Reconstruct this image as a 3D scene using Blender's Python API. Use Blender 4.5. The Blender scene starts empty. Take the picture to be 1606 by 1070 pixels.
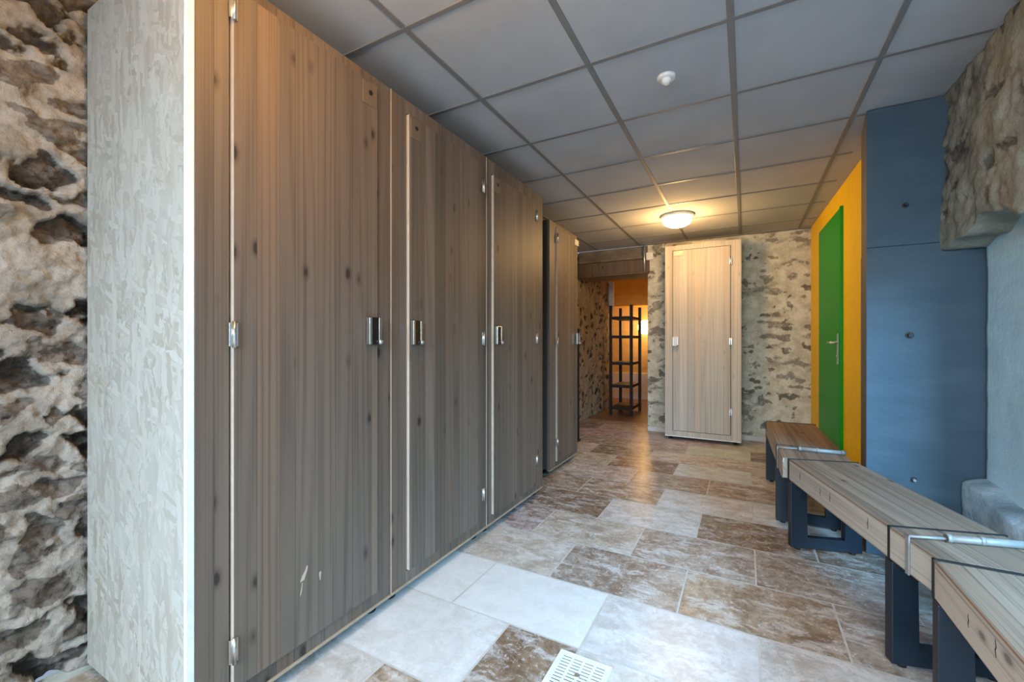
import bpy, bmesh, math, random
import numpy as np
from mathutils import Vector, Matrix
random.seed(7)
sc = bpy.context.scene
COL = sc.collection
R = math.radians
FZ = 1.094            # camera height above the floor
CEIL = 2.294

# ------------------------------------------------------------------ helpers
def box(bm, x0, x1, y0, y1, z0, z1, bev=0.0, mat=0, seg=2, matfn=None):
    vs = [bm.verts.new((x, y, z)) for z in (z0, z1) for y in (y0, y1) for x in (x0, x1)]
    idx = [(0, 2, 3, 1), (4, 5, 7, 6), (0, 1, 5, 4), (2, 6, 7, 3), (0, 4, 6, 2), (1, 3, 7, 5)]
    fs = [bm.faces.new([vs[i] for i in f]) for f in idx]
    for f in fs:
        f.normal_update()
        f.material_index = mat if matfn is None else matfn(f.normal)
    if bev > 0:
        es = set(e for f in fs for e in f.edges)
        bmesh.ops.bevel(bm, geom=list(es), offset=bev, segments=seg, profile=0.5, affect='EDGES', clamp_overlap=True)
    return vs

def prism(bm, poly, z0, z1, bev=0.0, mat=0):
    lo = [bm.verts.new((x, y, z0)) for x, y in poly]
    hi = [bm.verts.new((x, y, z1)) for x, y in poly]
    n = len(poly)
    fs = [bm.faces.new(lo[::-1]), bm.faces.new(hi)]
    for i in range(n):
        fs.append(bm.faces.new([lo[i], lo[(i + 1) % n], hi[(i + 1) % n], hi[i]]))
    for f in fs: f.material_index = mat
    if bev > 0:
        es = set(e for f in fs for e in f.edges)
        bmesh.ops.bevel(bm, geom=list(es), offset=bev, segments=2, profile=0.5, affect='EDGES', clamp_overlap=True)

def cyl(bm, p0, p1, r0, r1=None, seg=20, mat=0):
    r1 = r0 if r1 is None else r1
    p0 = Vector(p0); p1 = Vector(p1); d = (p1 - p0).normalized()
    a = d.orthogonal().normalized(); b = d.cross(a)
    A = []; B = []
    for i in range(seg):
        t = 2 * math.pi * i / seg
        o = a * math.cos(t) + b * math.sin(t)
        A.append(bm.verts.new(p0 + o * r0)); B.append(bm.verts.new(p1 + o * r1))
    fs = [bm.faces.new(A[::-1]), bm.faces.new(B)]
    for i in range(seg):
        f = bm.faces.new([A[i], A[(i + 1) % seg], B[(i + 1) % seg], B[i]]); f.smooth = True; fs.append(f)
    for f in fs: f.material_index = mat

def lathe(bm, prof, c=(0, 0, 0), seg=32, mat=0):
    rings = []
    for r, z in prof:
        if r < 1e-6:
            rings.append([bm.verts.new((c[0], c[1], c[2] + z))])
        else:
            rings.append([bm.verts.new((c[0] + r * math.cos(2 * math.pi * i / seg), c[1] + r * math.sin(2 * math.pi * i / seg), c[2] + z)) for i in range(seg)])
    for a, b in zip(rings[:-1], rings[1:]):
        for i in range(seg):
            j = (i + 1) % seg
            if len(a) == 1 and len(b) == 1: continue
            if len(a) == 1: f = bm.faces.new([a[0], b[i], b[j]])
            elif len(b) == 1: f = bm.faces.new([a[i], a[j], b[0]])
            else: f = bm.faces.new([a[i], a[j], b[j], b[i]])
            f.smooth = True; f.material_index = mat

def obj(name, bm, mats, parent=None, label=None):
    bmesh.ops.recalc_face_normals(bm, faces=bm.faces[:])
    me = bpy.data.meshes.new(name); bm.to_mesh(me); bm.free()
    for m in (mats if isinstance(mats, (list, tuple)) else [mats]): me.materials.append(m)
    o = bpy.data.objects.new(name, me); COL.objects.link(o)
    if parent: o.parent = parent
    if label: o['label'] = label
    return o

def thing(name, label, cat, loc=(0, 0, 0), rot=(0, 0, 0), group=None):
    o = bpy.data.objects.new(name, None); COL.objects.link(o)
    o.location = loc; o.rotation_euler = rot; o.empty_display_size = 0.1
    o['label'] = label; o['category'] = cat
    if group: o['group'] = group
    return o

def tag(o, label, cat, group=None):
    o['label'] = label; o['category'] = cat
    if group: o['group'] = group
    return o

def struct(o, label, cat='room'):
    o['kind'] = 'structure'; o['label'] = label; o['category'] = cat
    return o

# ------------------------------------------------------------------ node materials
class NT:
    def __init__(s, name):
        s.m = bpy.data.materials.new(name); s.m.use_nodes = True
        s.t = s.m.node_tree; s.t.nodes.clear()
        s.out = s.n('ShaderNodeOutputMaterial'); s.b = s.n('ShaderNodeBsdfPrincipled')
        s.l(s.b.outputs[0], s.out.inputs[0])
    def n(s, k, **kw):
        q = s.t.nodes.new(k)
        for a, v in kw.items(): setattr(q, a, v)
        return q
    def l(s, a, b): s.t.links.new(a, b)
    def set(s, sock, v):
        if hasattr(v, 'links') or isinstance(v, bpy.types.NodeSocket): s.l(v, sock)
        else: sock.default_value = v
    def math(s, op, a, b=0.0, c=None, clamp=False):
        q = s.n('ShaderNodeMath', operation=op, use_clamp=clamp)
        s.set(q.inputs[0], a); s.set(q.inputs[1], b)
        if c is not None: s.set(q.inputs[2], c)
        return q.outputs[0]
    def vmath(s, op, a, b=(0, 0, 0)):
        q = s.n('ShaderNodeVectorMath', operation=op)
        s.set(q.inputs[0], a); s.set(q.inputs[1], b)
        return q.outputs[0]
    def noise(s, vec, scale=5, detail=4, rough=0.55, dist=0.0, col=False):
        q = s.n('ShaderNodeTexNoise')
        if vec is not None: s.l(vec, q.inputs['Vector'])
        q.inputs['Scale'].default_value = scale; q.inputs['Detail'].default_value = detail
        q.inputs['Roughness'].default_value = rough; q.inputs['Distortion'].default_value = dist
        return q.outputs['Color' if col else 'Fac']
    def vor(s, vec, scale=5, feature='F1', out='Distance', rand=1.0):
        q = s.n('ShaderNodeTexVoronoi', feature=feature)
        if vec is not None: s.l(vec, q.inputs['Vector'])
        q.inputs['Scale'].default_value = scale; q.inputs['Randomness'].default_value = rand
        return q.outputs[out]
    def ss(s, x, a, b, lo=0.0, hi=1.0):
        q = s.n('ShaderNodeMapRange', interpolation_type='SMOOTHSTEP')
        s.set(q.inputs[0], x)
        q.inputs[1].default_value = a; q.inputs[2].default_value = b; q.inputs[3].default_value = lo; q.inputs[4].default_value = hi
        return q.outputs[0]
    def mix(s, f, a, b, mode='MIX'):
        q = s.n('ShaderNodeMix', data_type='RGBA', blend_type=mode)
        s.set(q.inputs[0], f)
        s.set(q.inputs[6], a if not isinstance(a, tuple) else (*a[:3], 1))
        s.set(q.inputs[7], b if not isinstance(b, tuple) else (*b[:3], 1))
        return q.outputs[2]
    def bump(s, h, strength=0.3, dist=0.01):
        q = s.n('ShaderNodeBump'); q.inputs['Strength'].default_value = strength; q.inputs['Distance'].default_value = dist
        s.l(h, q.inputs['Height']); s.l(q.outputs[0], s.b.inputs['Normal'])
    def coord(s, which='Object'):
        return s.n('ShaderNodeTexCoord').outputs[which]
    def attr(s, name, out='Fac'):
        q = s.n('ShaderNodeAttribute'); q.attribute_name = name
        return q.outputs[out]
    def rnd(s): return s.n('ShaderNodeObjectInfo').outputs['Random']
    def fin(s, color=None, rough=0.6, metal=0.0, spec=0.5):
        if color is not None: s.set(s.b.inputs['Base Color'], color if not isinstance(color, tuple) else (*color[:3], 1))
        s.set(s.b.inputs['Roughness'], rough); s.set(s.b.inputs['Metallic'], metal)
        s.b.inputs['Specular IOR Level'].default_value = spec
        return s.m

def wood(name, ca, cb, cdark, plank=14.0, along='z', rough=0.5, knots=0.85, var=0.5, grain=0.52):
    t = NT(name)
    co = t.coord()
    off = t.n('ShaderNodeCombineXYZ'); r = t.rnd()
    for i, k in enumerate((3.7, 1.3, 9.1)): t.l(t.math('MULTIPLY', r, k), off.inputs[i])
    p = t.vmath('ADD', co, off.outputs[0])
    sep = t.n('ShaderNodeSeparateXYZ'); t.l(p, sep.inputs[0])
    if along == 'z': S = lambda a, l: (a, a, l)
    else: S = lambda a, l: (a, l, a)
    across = t.math('ADD', sep.outputs[0], t.math('MULTIPLY', sep.outputs[2 if along != 'z' else 1], 1.0))
    v1 = t.n('ShaderNodeTexVoronoi', voronoi_dimensions='1D'); t.l(across, v1.inputs['W']); v1.inputs['Scale'].default_value = plank
    pr = t.n('ShaderNodeSeparateColor'); t.l(v1.outputs['Color'], pr.inputs[0])
    v2 = t.n('ShaderNodeTexVoronoi', voronoi_dimensions='1D', feature='DISTANCE_TO_EDGE'); t.l(across, v2.inputs['W']); v2.inputs['Scale'].default_value = plank
    seam = t.ss(v2.outputs['Distance'], 0.0, 0.03, 1, 0)
    shift = t.n('ShaderNodeCombineXYZ')
    t.l(t.math('MULTIPLY', pr.outputs[0], 5.0), shift.inputs[2 if along == 'z' else 1]); t.l(t.math('MULTIPLY', pr.outputs[1], 3.0), shift.inputs[0])
    q = t.vmath('ADD', p, shift.outputs[0])
    # cathedral grain
    n1 = t.noise(t.vmath('MULTIPLY', q, S(6.0, 0.14)), 1.0, 1, 0.4, 0.1)
    rings = t.math('SINE', t.math('MULTIPLY', n1, 85.0))
    rings = t.math('MULTIPLY_ADD', rings, 0.5, 0.5)
    fine = t.noise(t.vmath('MULTIPLY', q, S(170.0, 0.9)), 1.0, 3, 0.6)
    g = t.math('ADD', t.math('MULTIPLY', rings, 0.20), t.math('MULTIPLY', fine, 0.9))
    cl = t.noise(t.vmath('MULTIPLY', q, S(4.0, 1.2)), 1.0, 3, 0.6)
    # knots
    vk = t.n('ShaderNodeTexVoronoi'); t.l(t.vmath('MULTIPLY', q, S(11.0, 5.6)), vk.inputs['Vector']); vk.inputs['Scale'].default_value = 1.0
    kc = t.n('ShaderNodeSeparateColor'); t.l(vk.outputs['Color'], kc.inputs[0])
    kd = t.math('ADD', vk.outputs['Distance'], t.math('MULTIPLY', t.math('SUBTRACT', fine, 0.5), 0.06))
    gate = t.math('GREATER_THAN', kc.outputs[0], 0.40)
    knot = t.math('MULTIPLY', t.ss(kd, 0.07, 0.13, 1, 0), gate)
    halo = t.math('MULTIPLY', t.ss(kd, 0.09, 0.24, 1, 0), gate)
    base = t.mix(t.math('ADD', t.math('MULTIPLY', pr.outputs[2], var), t.math('MULTIPLY', cl, 1 - var)), ca, cb)
    base = t.mix(t.math('MULTIPLY', t.ss(pr.outputs[0], 0.55, 0.9), 0.35), base, tuple(x * k for x, k in zip(cb, (1.12, 0.90, 0.72))))
    c = t.mix(t.math('MULTIPLY', t.ss(g, 0.46, 0.86), grain), base, cdark)
    c = t.mix(t.math('MULTIPLY', halo, 0.55 * knots), c, cdark)
    c = t.mix(t.math('MULTIPLY', knot, 0.9 * knots), c, tuple(x * 0.45 for x in cdark))
    c = t.mix(t.math('MULTIPLY', seam, 0.5), c, cdark)
    t.bump(t.math('SUBTRACT', g, t.math('MULTIPLY', seam, 0.5)), 0.25, 0.002)
    return t.fin(c, rough, 0, 0.35)

def plain(name, col, rough=0.6, metal=0.0, var=0.12, sc_=30, bump=0.1, spec=0.5):
    t = NT(name); co = t.coord()
    n = t.noise(co, sc_, 4)
    n2 = t.noise(co, sc_ * 0.12, 3)
    f = t.math('ADD', t.math('MULTIPLY', n, 0.5), t.math('MULTIPLY', n2, 0.5))
    c = t.mix(t.ss(f, 0.3, 0.7), tuple(x * (1 - var) for x in col), tuple(min(1, x * (1 + var)) for x in col))
    if bump: t.bump(n, bump, 0.004)
    return t.fin(c, rough, metal, spec)

M = {}
M['larch'] = wood('grey_brown_larch', (0.092, 0.072, 0.058), (0.225, 0.172, 0.132), (0.046, 0.033, 0.025), var=0.62)
M['larch_pale'] = wood('pale_larch', (0.46, 0.405, 0.335), (0.66, 0.61, 0.53), (0.28, 0.235, 0.185), knots=0.25, grain=0.5)
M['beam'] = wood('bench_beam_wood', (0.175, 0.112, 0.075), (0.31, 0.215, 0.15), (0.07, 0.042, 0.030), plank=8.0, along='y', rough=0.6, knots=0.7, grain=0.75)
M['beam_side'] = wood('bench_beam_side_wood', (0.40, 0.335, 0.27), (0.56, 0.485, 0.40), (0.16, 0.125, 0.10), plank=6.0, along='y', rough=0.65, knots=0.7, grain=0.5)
M['darkwood'] = wood('dark_old_beam', (0.10, 0.07, 0.05), (0.17, 0.13, 0.095), (0.03, 0.022, 0.016), plank=5, along='z', rough=0.75)
M['carcass'] = plain('locker_carcass', (0.075, 0.05, 0.035), 0.6)
M['edge'] = plain('pale_edge_banding', (0.52, 0.42, 0.33), 0.5, bump=0)
M['tan_edge'] = plain('tan_edge_banding', (0.36, 0.27, 0.19), 0.5, bump=0)
M['white_edge'] = plain('white_edge_strip', (0.82, 0.84, 0.84), 0.5, bump=0)
M['steel'] = plain('brushed_steel', (0.62, 0.60, 0.56), 0.32, 1.0, 0.08, 80, 0.02)
M['chrome'] = plain('pale_metal', (0.72, 0.72, 0.70), 0.3, 0.85, 0.06, 60, 0.02)
M['blackgloss'] = plain('glossy_black_plastic', (0.012, 0.012, 0.012), 0.2, bump=0)
M['black'] = plain('black_rubber', (0.012, 0.012, 0.013), 0.55)
M['clampm'] = plain('dull_pale_metal', (0.27, 0.26, 0.24), 0.5, 0.25, 0.1, 60, 0.05)
M['navy'] = plain('dark_navy_steel', (0.007, 0.014, 0.024), 0.42, 0.0, 0.2, 40, 0.05)
M['rack'] = plain('black_rack_metal', (0.008, 0.007, 0.006), 0.6)
M['white'] = plain('white_plastic', (0.78, 0.78, 0.76), 0.4, bump=0)
M['yellow'] = plain('yellow_paint', (0.96, 0.60, 0.003), 0.5, 0, 0.06, 12, 0.06, 0.2)
M['green'] = plain('green_paint', (0.003, 0.30, 0.008), 0.40, 0, 0.08, 14, 0.05, 0.2)
M['plug'] = plain('dark_iron', (0.02, 0.02, 0.022), 0.5, 0.3)
M['rail'] = plain('grey_ceiling_rail', (0.20, 0.20, 0.205), 0.5, 0.0, 0.06, 40, 0.02)
M['plank_plain'] = plain('pale_film', (0.62, 0.58, 0.48), 0.35)

def mat_number_plate():
    t = NT('number_plate_wood'); co = t.coord()
    n = t.noise(t.vmath('MULTIPLY', co, (90, 90, 6)), 1, 3)
    return t.fin(t.mix(n, (0.11, 0.075, 0.05), (0.22, 0.16, 0.11)), 0.55)
M['plate'] = mat_number_plate()

def mat_osb():
    t = NT('whitewashed_strand_board'); co = t.coord()
    cols = []
    c = None
    for k, (ang, sx, sy, seed) in enumerate(((20, 68, 15, 0.3), (-24, 58, 12, 5.1), (70, 62, 16, 2.2), (4, 50, 10, 8.4))):
        mp = t.n('ShaderNodeMapping'); t.l(co, mp.inputs['Vector'])
        mp.inputs['Rotation'].default_value = (R(ang), 0, 0); mp.inputs['Location'].default_value = (0, seed, seed * 2)
        s2 = t.vmath('MULTIPLY', mp.outputs[0], (0.01, sx, sy))
        wob = t.vmath('ADD', s2, t.vmath('MULTIPLY', t.noise(co, 30, 2, col=True), (0, 1.2, 1.2)))
        v = t.n('ShaderNodeTexVoronoi'); t.l(wob, v.inputs['Vector']); v.inputs['Scale'].default_value = 1.0
        sp = t.n('ShaderNodeSeparateColor'); t.l(v.outputs['Color'], sp.inputs[0])
        chip = t.mix(sp.outputs[0], (0.30, 0.225, 0.14), (0.56, 0.51, 0.43))
        if c is None: c = chip; h = sp.outputs[1]
        else:
            g = t.math('GREATER_THAN', sp.outputs[2], 0.58)
            c = t.mix(g, c, chip); h = t.mix(g, h, sp.outputs[1])
    n = t.noise(co, 3.0, 4)
    c = t.mix(t.ss(n, 0.3, 0.75, 0.62, 0.30), c, (0.50, 0.475, 0.43))
    n = t.noise(t.vmath('MULTIPLY', co, (9, 9, 5)), 1.0, 4)
    c = t.mix(t.math('MULTIPLY', t.ss(n, 0.62, 0.78), 0.40), c, (0.30, 0.26, 0.21))
    t.bump(h, 0.35, 0.003)
    return t.fin(c, 0.62, 0, 0.3)
M['osb'] = mat_osb()
M['pale_plate'] = plain('pale_plate', (0.72, 0.66, 0.48), 0.5, bump=0)

def mat_stone(name, mortar_a, mortar_b, st_a, st_b, st_c, bump=0.5):
    t = NT(name); co = t.coord()
    m = t.attr('stone'); r = t.attr('srnd')
    n = t.noise(co, 9, 6, 0.65); nf = t.noise(co, 60, 5, 0.7)
    mo = t.mix(t.ss(n, 0.35, 0.65), mortar_a, mortar_b)
    mo = t.mix(t.math('MULTIPLY', t.ss(nf, 0.5, 0.72), 0.35), mo, tuple(x * 0.55 for x in mortar_a))
    st = t.mix(t.ss(r, 0.1, 0.9), st_a, st_b)
    st = t.mix(t.math('MULTIPLY', t.ss(n, 0.48, 0.62), 0.6), st, st_c)
    st = t.mix(t.math('MULTIPLY', t.ss(nf, 0.45, 0.7), 0.5), st, tuple(x * 0.45 for x in st_a))
    f = t.ss(t.math('ADD', m, t.math('MULTIPLY', t.math('SUBTRACT', nf, 0.5), 0.5)), 0.3, 0.7)
    c = t.mix(f, mo, st)
    t.bump(t.math('ADD', nf, t.math('MULTIPLY', n, 0.6)), bump, 0.012)
    return t.fin(c, 0.85, 0, 0.25)
M['stone_left'] = mat_stone('rubble_stone_grey_mortar', (0.30, 0.25, 0.20), (0.48, 0.42, 0.36), (0.085, 0.066, 0.052), (0.20, 0.16, 0.13), (0.32, 0.265, 0.22), 0.9)
M['stone_back'] = mat_stone('rubble_stone_cream_mortar', (0.50, 0.485, 0.375), (0.72, 0.71, 0.60), (0.16, 0.15, 0.12), (0.30, 0.285, 0.235), (0.46, 0.44, 0.37), 0.4)
M['stone_right'] = mat_stone('mottled_stone_plaster', (0.22, 0.215, 0.17), (0.34, 0.33, 0.27), (0.08, 0.075, 0.072), (0.18, 0.17, 0.135), (0.28, 0.265, 0.22), 0.6)
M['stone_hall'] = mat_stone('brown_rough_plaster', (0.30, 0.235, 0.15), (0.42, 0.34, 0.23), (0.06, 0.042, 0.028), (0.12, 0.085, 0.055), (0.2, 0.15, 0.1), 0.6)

def mat_plaster(name, a, b, rough=0.75, sc_=2.2, bump=0.35, fleck=0.25):
    t = NT(name); co = t.coord()
    n = t.noise(co, sc_, 5, 0.6); nf = t.noise(co, 38, 5, 0.65); brush = t.noise(t.vmath('MULTIPLY', co, (3, 3, 14)), 1.0, 4, 0.6)
    c = t.mix(t.ss(t.math('ADD', t.math('MULTIPLY', n, 0.6), t.math('MULTIPLY', brush, 0.4)), 0.32, 0.66), a, b)
    c = t.mix(t.math('MULTIPLY', t.ss(nf, 0.62, 0.8), fleck), c, tuple(min(1, x * 1.7) for x in b))
    t.bump(t.math('ADD', nf, n), bump, 0.008)
    return t.fin(c, rough, 0, 0.35)
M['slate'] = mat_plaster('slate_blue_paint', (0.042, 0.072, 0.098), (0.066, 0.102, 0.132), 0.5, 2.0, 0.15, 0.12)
M['slate_lamplit'] = mat_plaster('slate_lamplit_tint', (0.10, 0.085, 0.085), (0.14, 0.12, 0.12), 0.6, 2.0, 0.15, 0.1)  # same slate, with the warm lamp light on the side face mixed into its colour
M['blue_plaster'] = mat_plaster('pale_blue_plaster', (0.50, 0.72, 0.82), (0.60, 0.82, 0.90), 0.7, 2.5, 0.4, 0.15)
M['blue_rough'] = mat_plaster('rough_blue_plaster', (0.20, 0.28, 0.34), (0.50, 0.61, 0.67), 0.8, 7.0, 0.7, 0.2)
M['header'] = mat_plaster('dark_brown_plaster', (0.12, 0.10, 0.075), (0.22, 0.19, 0.145), 0.8, 6.0, 0.5, 0.1)
M['hall_wall'] = mat_plaster('ochre_plaster', (0.55, 0.38, 0.16), (0.70, 0.50, 0.24), 0.8, 1.5, 0.3, 0.1)
M['ochre_dark'] = mat_plaster('golden_board', (0.42, 0.24, 0.05), (0.55, 0.33, 0.08), 0.8, 3, 0.3, 0.1)
M['plain_white'] = mat_plaster('off_white_plaster', (0.6, 0.6, 0.58), (0.7, 0.7, 0.68), 0.8)
M['skirting'] = mat_plaster('pale_skirting_stone', (0.62, 0.62, 0.57), (0.74, 0.74, 0.69), 0.6)

def mat_ceiling():
    t = NT('mineral_ceiling_tile'); co = t.coord()
    n = t.noise(co, 3, 4); f = t.noise(co, 260, 3, 0.7)
    c = t.mix(t.ss(n, 0.3, 0.7), (0.42, 0.435, 0.455), (0.47, 0.485, 0.505))
    c = t.mix(t.math('MULTIPLY', t.ss(f, 0.6, 0.72), 0.3), c, (0.30, 0.30, 0.30))
    t.bump(f, 0.15, 0.002)
    return t.fin(c, 0.85, 0, 0.2)
M['ceil'] = mat_ceiling()

def mat_floor():
    t = NT('travertine_tiles'); co = t.coord()
    tc = t.attr('tcol', 'Color'); tid = t.attr('tid')
    off = t.n('ShaderNodeCombineXYZ')
    t.l(t.math('MULTIPLY', tid, 37.3), off.inputs[0]); t.l(t.math('MULTIPLY', tid, 71.9), off.inputs[1]); t.l(t.math('MULTIPLY', tid, 13.1), off.inputs[2])
    p = t.vmath('ADD', co, off.outputs[0])
    warp = t.vmath('ADD', p, t.vmath('MULTIPLY', t.noise(p, 7, 4, col=True), (0.10, 0.10, 0)))
    n1 = t.noise(warp, 9.0, 9, 0.74)
    n2 = t.noise(t.vmath('MULTIPLY', warp, (7.0, 16.0, 1)), 1.0, 8, 0.70)
    n3 = t.noise(warp, 40, 8, 0.8)
    light = t.mix(0.55, tc, (0.78, 0.775, 0.78)); sp = t.n('ShaderNodeSeparateColor'); t.l(tc, sp.inputs[0])
    dark = t.mix(t.ss(sp.outputs[1], 0.34, 0.78, 1.0, 0.15), tc, (0.52, 0.43, 0.36), 'MULTIPLY')
    c = t.mix(t.ss(n1, 0.36, 0.60), dark, tc)
    c = t.mix(t.math('MULTIPLY', t.ss(n2, 0.48, 0.64), 0.80), c, light)
    c = t.mix(t.math('MULTIPLY', t.ss(n3, 0.54, 0.64), 0.55), c, (0.80, 0.78, 0.76))
    c = t.mix(t.math('MULTIPLY', t.ss(n3, 0.47, 0.37), 0.75), c, dark)
    pits = t.ss(t.vor(warp, 45), 0.05, 0.22, 1, 0)
    pg = t.ss(n1, 0.52, 0.66)
    c = t.mix(t.math('MULTIPLY', t.math('MULTIPLY', pits, pg), 0.75), c, (0.84, 0.82, 0.80))
    rough = t.math('MULTIPLY_ADD', n2, 0.22, 0.20)
    t.bump(n3, 0.10, 0.003)
    return t.fin(c, rough, 0, 0.5)
M['floor'] = mat_floor()
M['grout'] = plain('pale_grout', (0.60, 0.56, 0.52), 0.6)
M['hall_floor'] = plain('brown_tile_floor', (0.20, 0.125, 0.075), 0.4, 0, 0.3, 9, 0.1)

def emit(name, col, st):
    t = NT(name); e = t.n('ShaderNodeEmission'); e.inputs[0].default_value = (*col, 1); e.inputs[1].default_value = st
    t.l(e.outputs[0], t.out.inputs[0]); t.t.nodes.remove(t.b)
    return t.m
M['lamp'] = emit('lit_lamp_globe', (1.0, 0.70, 0.38), 14.0)
M['sconce'] = emit('lit_wall_globe', (1.0, 0.55, 0.2), 16.0)

# ------------------------------------------------------------------ rough stone sheets
def hash2(ix, iy, s):
    h = np.sin(ix * 127.1 + iy * 311.7 + s * 74.7) * 43758.5453
    return h - np.floor(h)
def vnoise(x, y, s=0):
    ix = np.floor(x); iy = np.floor(y); fx = x - ix; fy = y - iy
    fx = fx * fx * (3 - 2 * fx); fy = fy * fy * (3 - 2 * fy)
    a = hash2(ix, iy, s); b = hash2(ix + 1, iy, s); c = hash2(ix, iy + 1, s); d = hash2(ix + 1, iy + 1, s)
    return a + (b - a) * fx + (c - a) * fy + (a - b - c + d) * fx * fy
def fbm(x, y, s=0, o=5):
    v = 0; a = 0.5; f = 1.0
    for k in range(o):
        v = v + a * vnoise(x * f, y * f, s + k * 3.1); a *= 0.5; f *= 2.03
    return v
def stones(U, V, cw, ch, seed, warp=0.35, jit=0.8, th=(0.10, 0.30), gate=0.0, edge=0.15):
    x = U / cw + (fbm(U / cw * 1.1, V / ch * 0.9, seed, 4) - 0.5) * 2 * warp
    y = V / ch + (fbm(U / cw * 0.9 + 9.2, V / ch * 0.7 + 4.1, seed + 1, 4) - 0.5) * 2 * warp * 1.2
    f1 = np.full(U.shape, 9.0); f2 = np.full(U.shape, 9.0); idr = np.zeros(U.shape); siz = np.zeros(U.shape)
    iy = np.floor(y)
    for dy in (-1, 0, 1):
        ry = iy + dy
        xo = x + hash2(ry, ry * 0 + 3, seed) * 1.0
        ix = np.floor(xo)
        for dx in (-1, 0, 1):
            rx = ix + dx
            px = rx + 0.5 + (hash2(rx, ry, seed) - 0.5) * jit
            py = ry + 0.5 + (hash2(rx, ry, seed + 5) - 0.5) * jit
            r = hash2(rx, ry, seed + 9)
            d = np.sqrt((xo - px) ** 2 + (y - py) ** 2)
            closer = d < f1
            f2 = np.where(closer, f1, np.minimum(f2, d)); idr = np.where(closer, r, idr); f1 = np.where(closer, d, f1)
    e = f2 - f1 + (fbm(U * 22, V * 22, seed + 20, 4) - 0.5) * edge * 2
    m = np.clip((e - th[0]) / (th[1] - th[0]), 0, 1); m = m * m * (3 - 2 * m)
    keep = np.clip((idr - gate) / 0.04, 0, 1)
    return m * keep, (idr * 7.31) % 1.0

def sheet(name, origin, du, dv, nrm, U0, U1, V0, V1, step, mat, fn, thick=0.12, vlow=None):
    """rough wall sheet: P = origin + u*du + v*dv + h*nrm, fn(U,V) -> (height, stone, random)"""
    nu = max(2, int((U1 - U0) / step) + 1); nv = max(2, int((V1 - V0) / step) + 1)
    u = np.linspace(U0, U1, nu); v = np.linspace(0, 1, nv)
    U, T = np.meshgrid(u, v)
    lo = V0 if vlow is None else vlow(U)
    V = lo + (V1 - lo) * T
    h, s, r = fn(U, V)
    o = np.array(origin, float); du = np.array(du, float); dv = np.array(dv, float); n = np.array(nrm, float)
    P = o + U[..., None] * du + V[..., None] * dv + h[..., None] * n
    front = P.reshape(-1, 3)
    B = o + U[..., None] * du + V[..., None] * dv - thick * n
    idx = np.arange(nu * nv).reshape(nv, nu)
    flip = np.dot(np.cross(du, dv), n) < 0
    faces = []
    a = idx[:-1, :-1].ravel(); b = idx[:-1, 1:].ravel(); c = idx[1:, 1:].ravel(); d = idx[1:, :-1].ravel()
    q = np.stack([a, b, c, d], 1)
    if flip: q = q[:, ::-1]
    faces = q.tolist()
    ring = list(idx[0, :]) + list(idx[1:, -1]) + list(idx[-1, -2::-1]) + list(idx[-2:0:-1, 0])
    bverts = B.reshape(-1, 3)[ring]
    base = nu * nv; nr = len(ring)
    for i in range(nr):
        j = (i + 1) % nr
        f = [ring[i], base + i, base + j, ring[j]]
        faces.append([int(t) for t in (f[::-1] if flip else f)])
    f = [base + i for i in range(nr)]
    faces.append(f if flip else f[::-1])
    me = bpy.data.meshes.new(name)
    me.from_pydata(np.vstack([front, bverts]).tolist(), [], faces)
    nvt = len(me.vertices)
    for an, arr in (('stone', s), ('srnd', r)):
        at = me.attributes.new(an, 'FLOAT', 'POINT')
        full = np.zeros(nvt, dtype=np.float32); full[:nu * nv] = arr.ravel(); full[nu * nv:] = arr.ravel()[ring]
        at.data.foreach_set('value', full)
    me.polygons.foreach_set('use_smooth', [True] * (len(me.polygons) - nr - 1) + [False] * (nr + 1))
    me.materials.append(mat); me.update()
    ob = bpy.data.objects.new(name, me); COL.objects.link(ob)
    return ob

def f_left(U, V):
    m, r = stones(U + 0.05, V, 0.165, 0.115, 3.0, 0.6, 0.85, (0.10, 0.36), 0.10, 0.5)
    rough = fbm(U * 8, V * 9, 2, 5); fine = fbm(U * 40, V * 40, 8, 4)
    ridge = np.abs(fbm(U * 12, V * 24, 31, 5) - 0.47) * 2
    facet = np.floor(fbm(U * 10 + V * 6, V * 16, 37, 3) * 7) / 7
    h = (rough - 0.5) * 0.055 + (fine - 0.5) * 0.030 - m * (0.018 - 0.06 * (r - 0.5)) + m * (ridge * 0.04 + facet * 0.07 - 0.045)
    return h, m, r
def f_back(U, V):
    m, r = stones(U + 3.3, V + 1.7, 0.25, 0.118, 11.0, 0.65, 0.9, (0.14, 0.75), 0.30, 0.55)
    m2, r2 = stones(U + 7.3, V + 4.1, 0.13, 0.075, 17.0, 0.7, 0.9, (0.2, 0.8), 0.55, 0.5)
    sm = np.clip((fbm(U * 3.2 + 2.0, V * 8.5, 19, 6) - 0.50) / 0.20, 0, 1)
    h = (fbm(U * 6, V * 6, 4, 5) - 0.5) * 0.026 + m * 0.004 - m * (fbm(U * 25, V * 30, 14, 4) - 0.3) * 0.016
    return h, np.maximum(np.maximum(m, m2 * 0.85), sm * 0.62), r
def f_right(U, V):
    m, r = stones(U * 1.0 + 5.0, V + 2.0, 0.15, 0.12, 23.0, 0.9, 0.9, (0.16, 0.75), 0.35, 0.6)
    h = (fbm(U * 5, V * 5, 44, 5) - 0.5) * 0.07 - m * 0.012 + (fbm(U * 26, V * 22, 47, 4) - 0.5) * 0.02
    return h, m * 0.9, r
def f_hall(U, V):
    m, r = stones(U, V, 0.12, 0.10, 51.0, 0.9, 0.9, (0.15, 0.5), 0.35, 0.4)
    h = (fbm(U * 6, V * 6, 54, 5) - 0.5) * 0.06 - m * 0.015
    return h, m * 0.9, r

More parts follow.
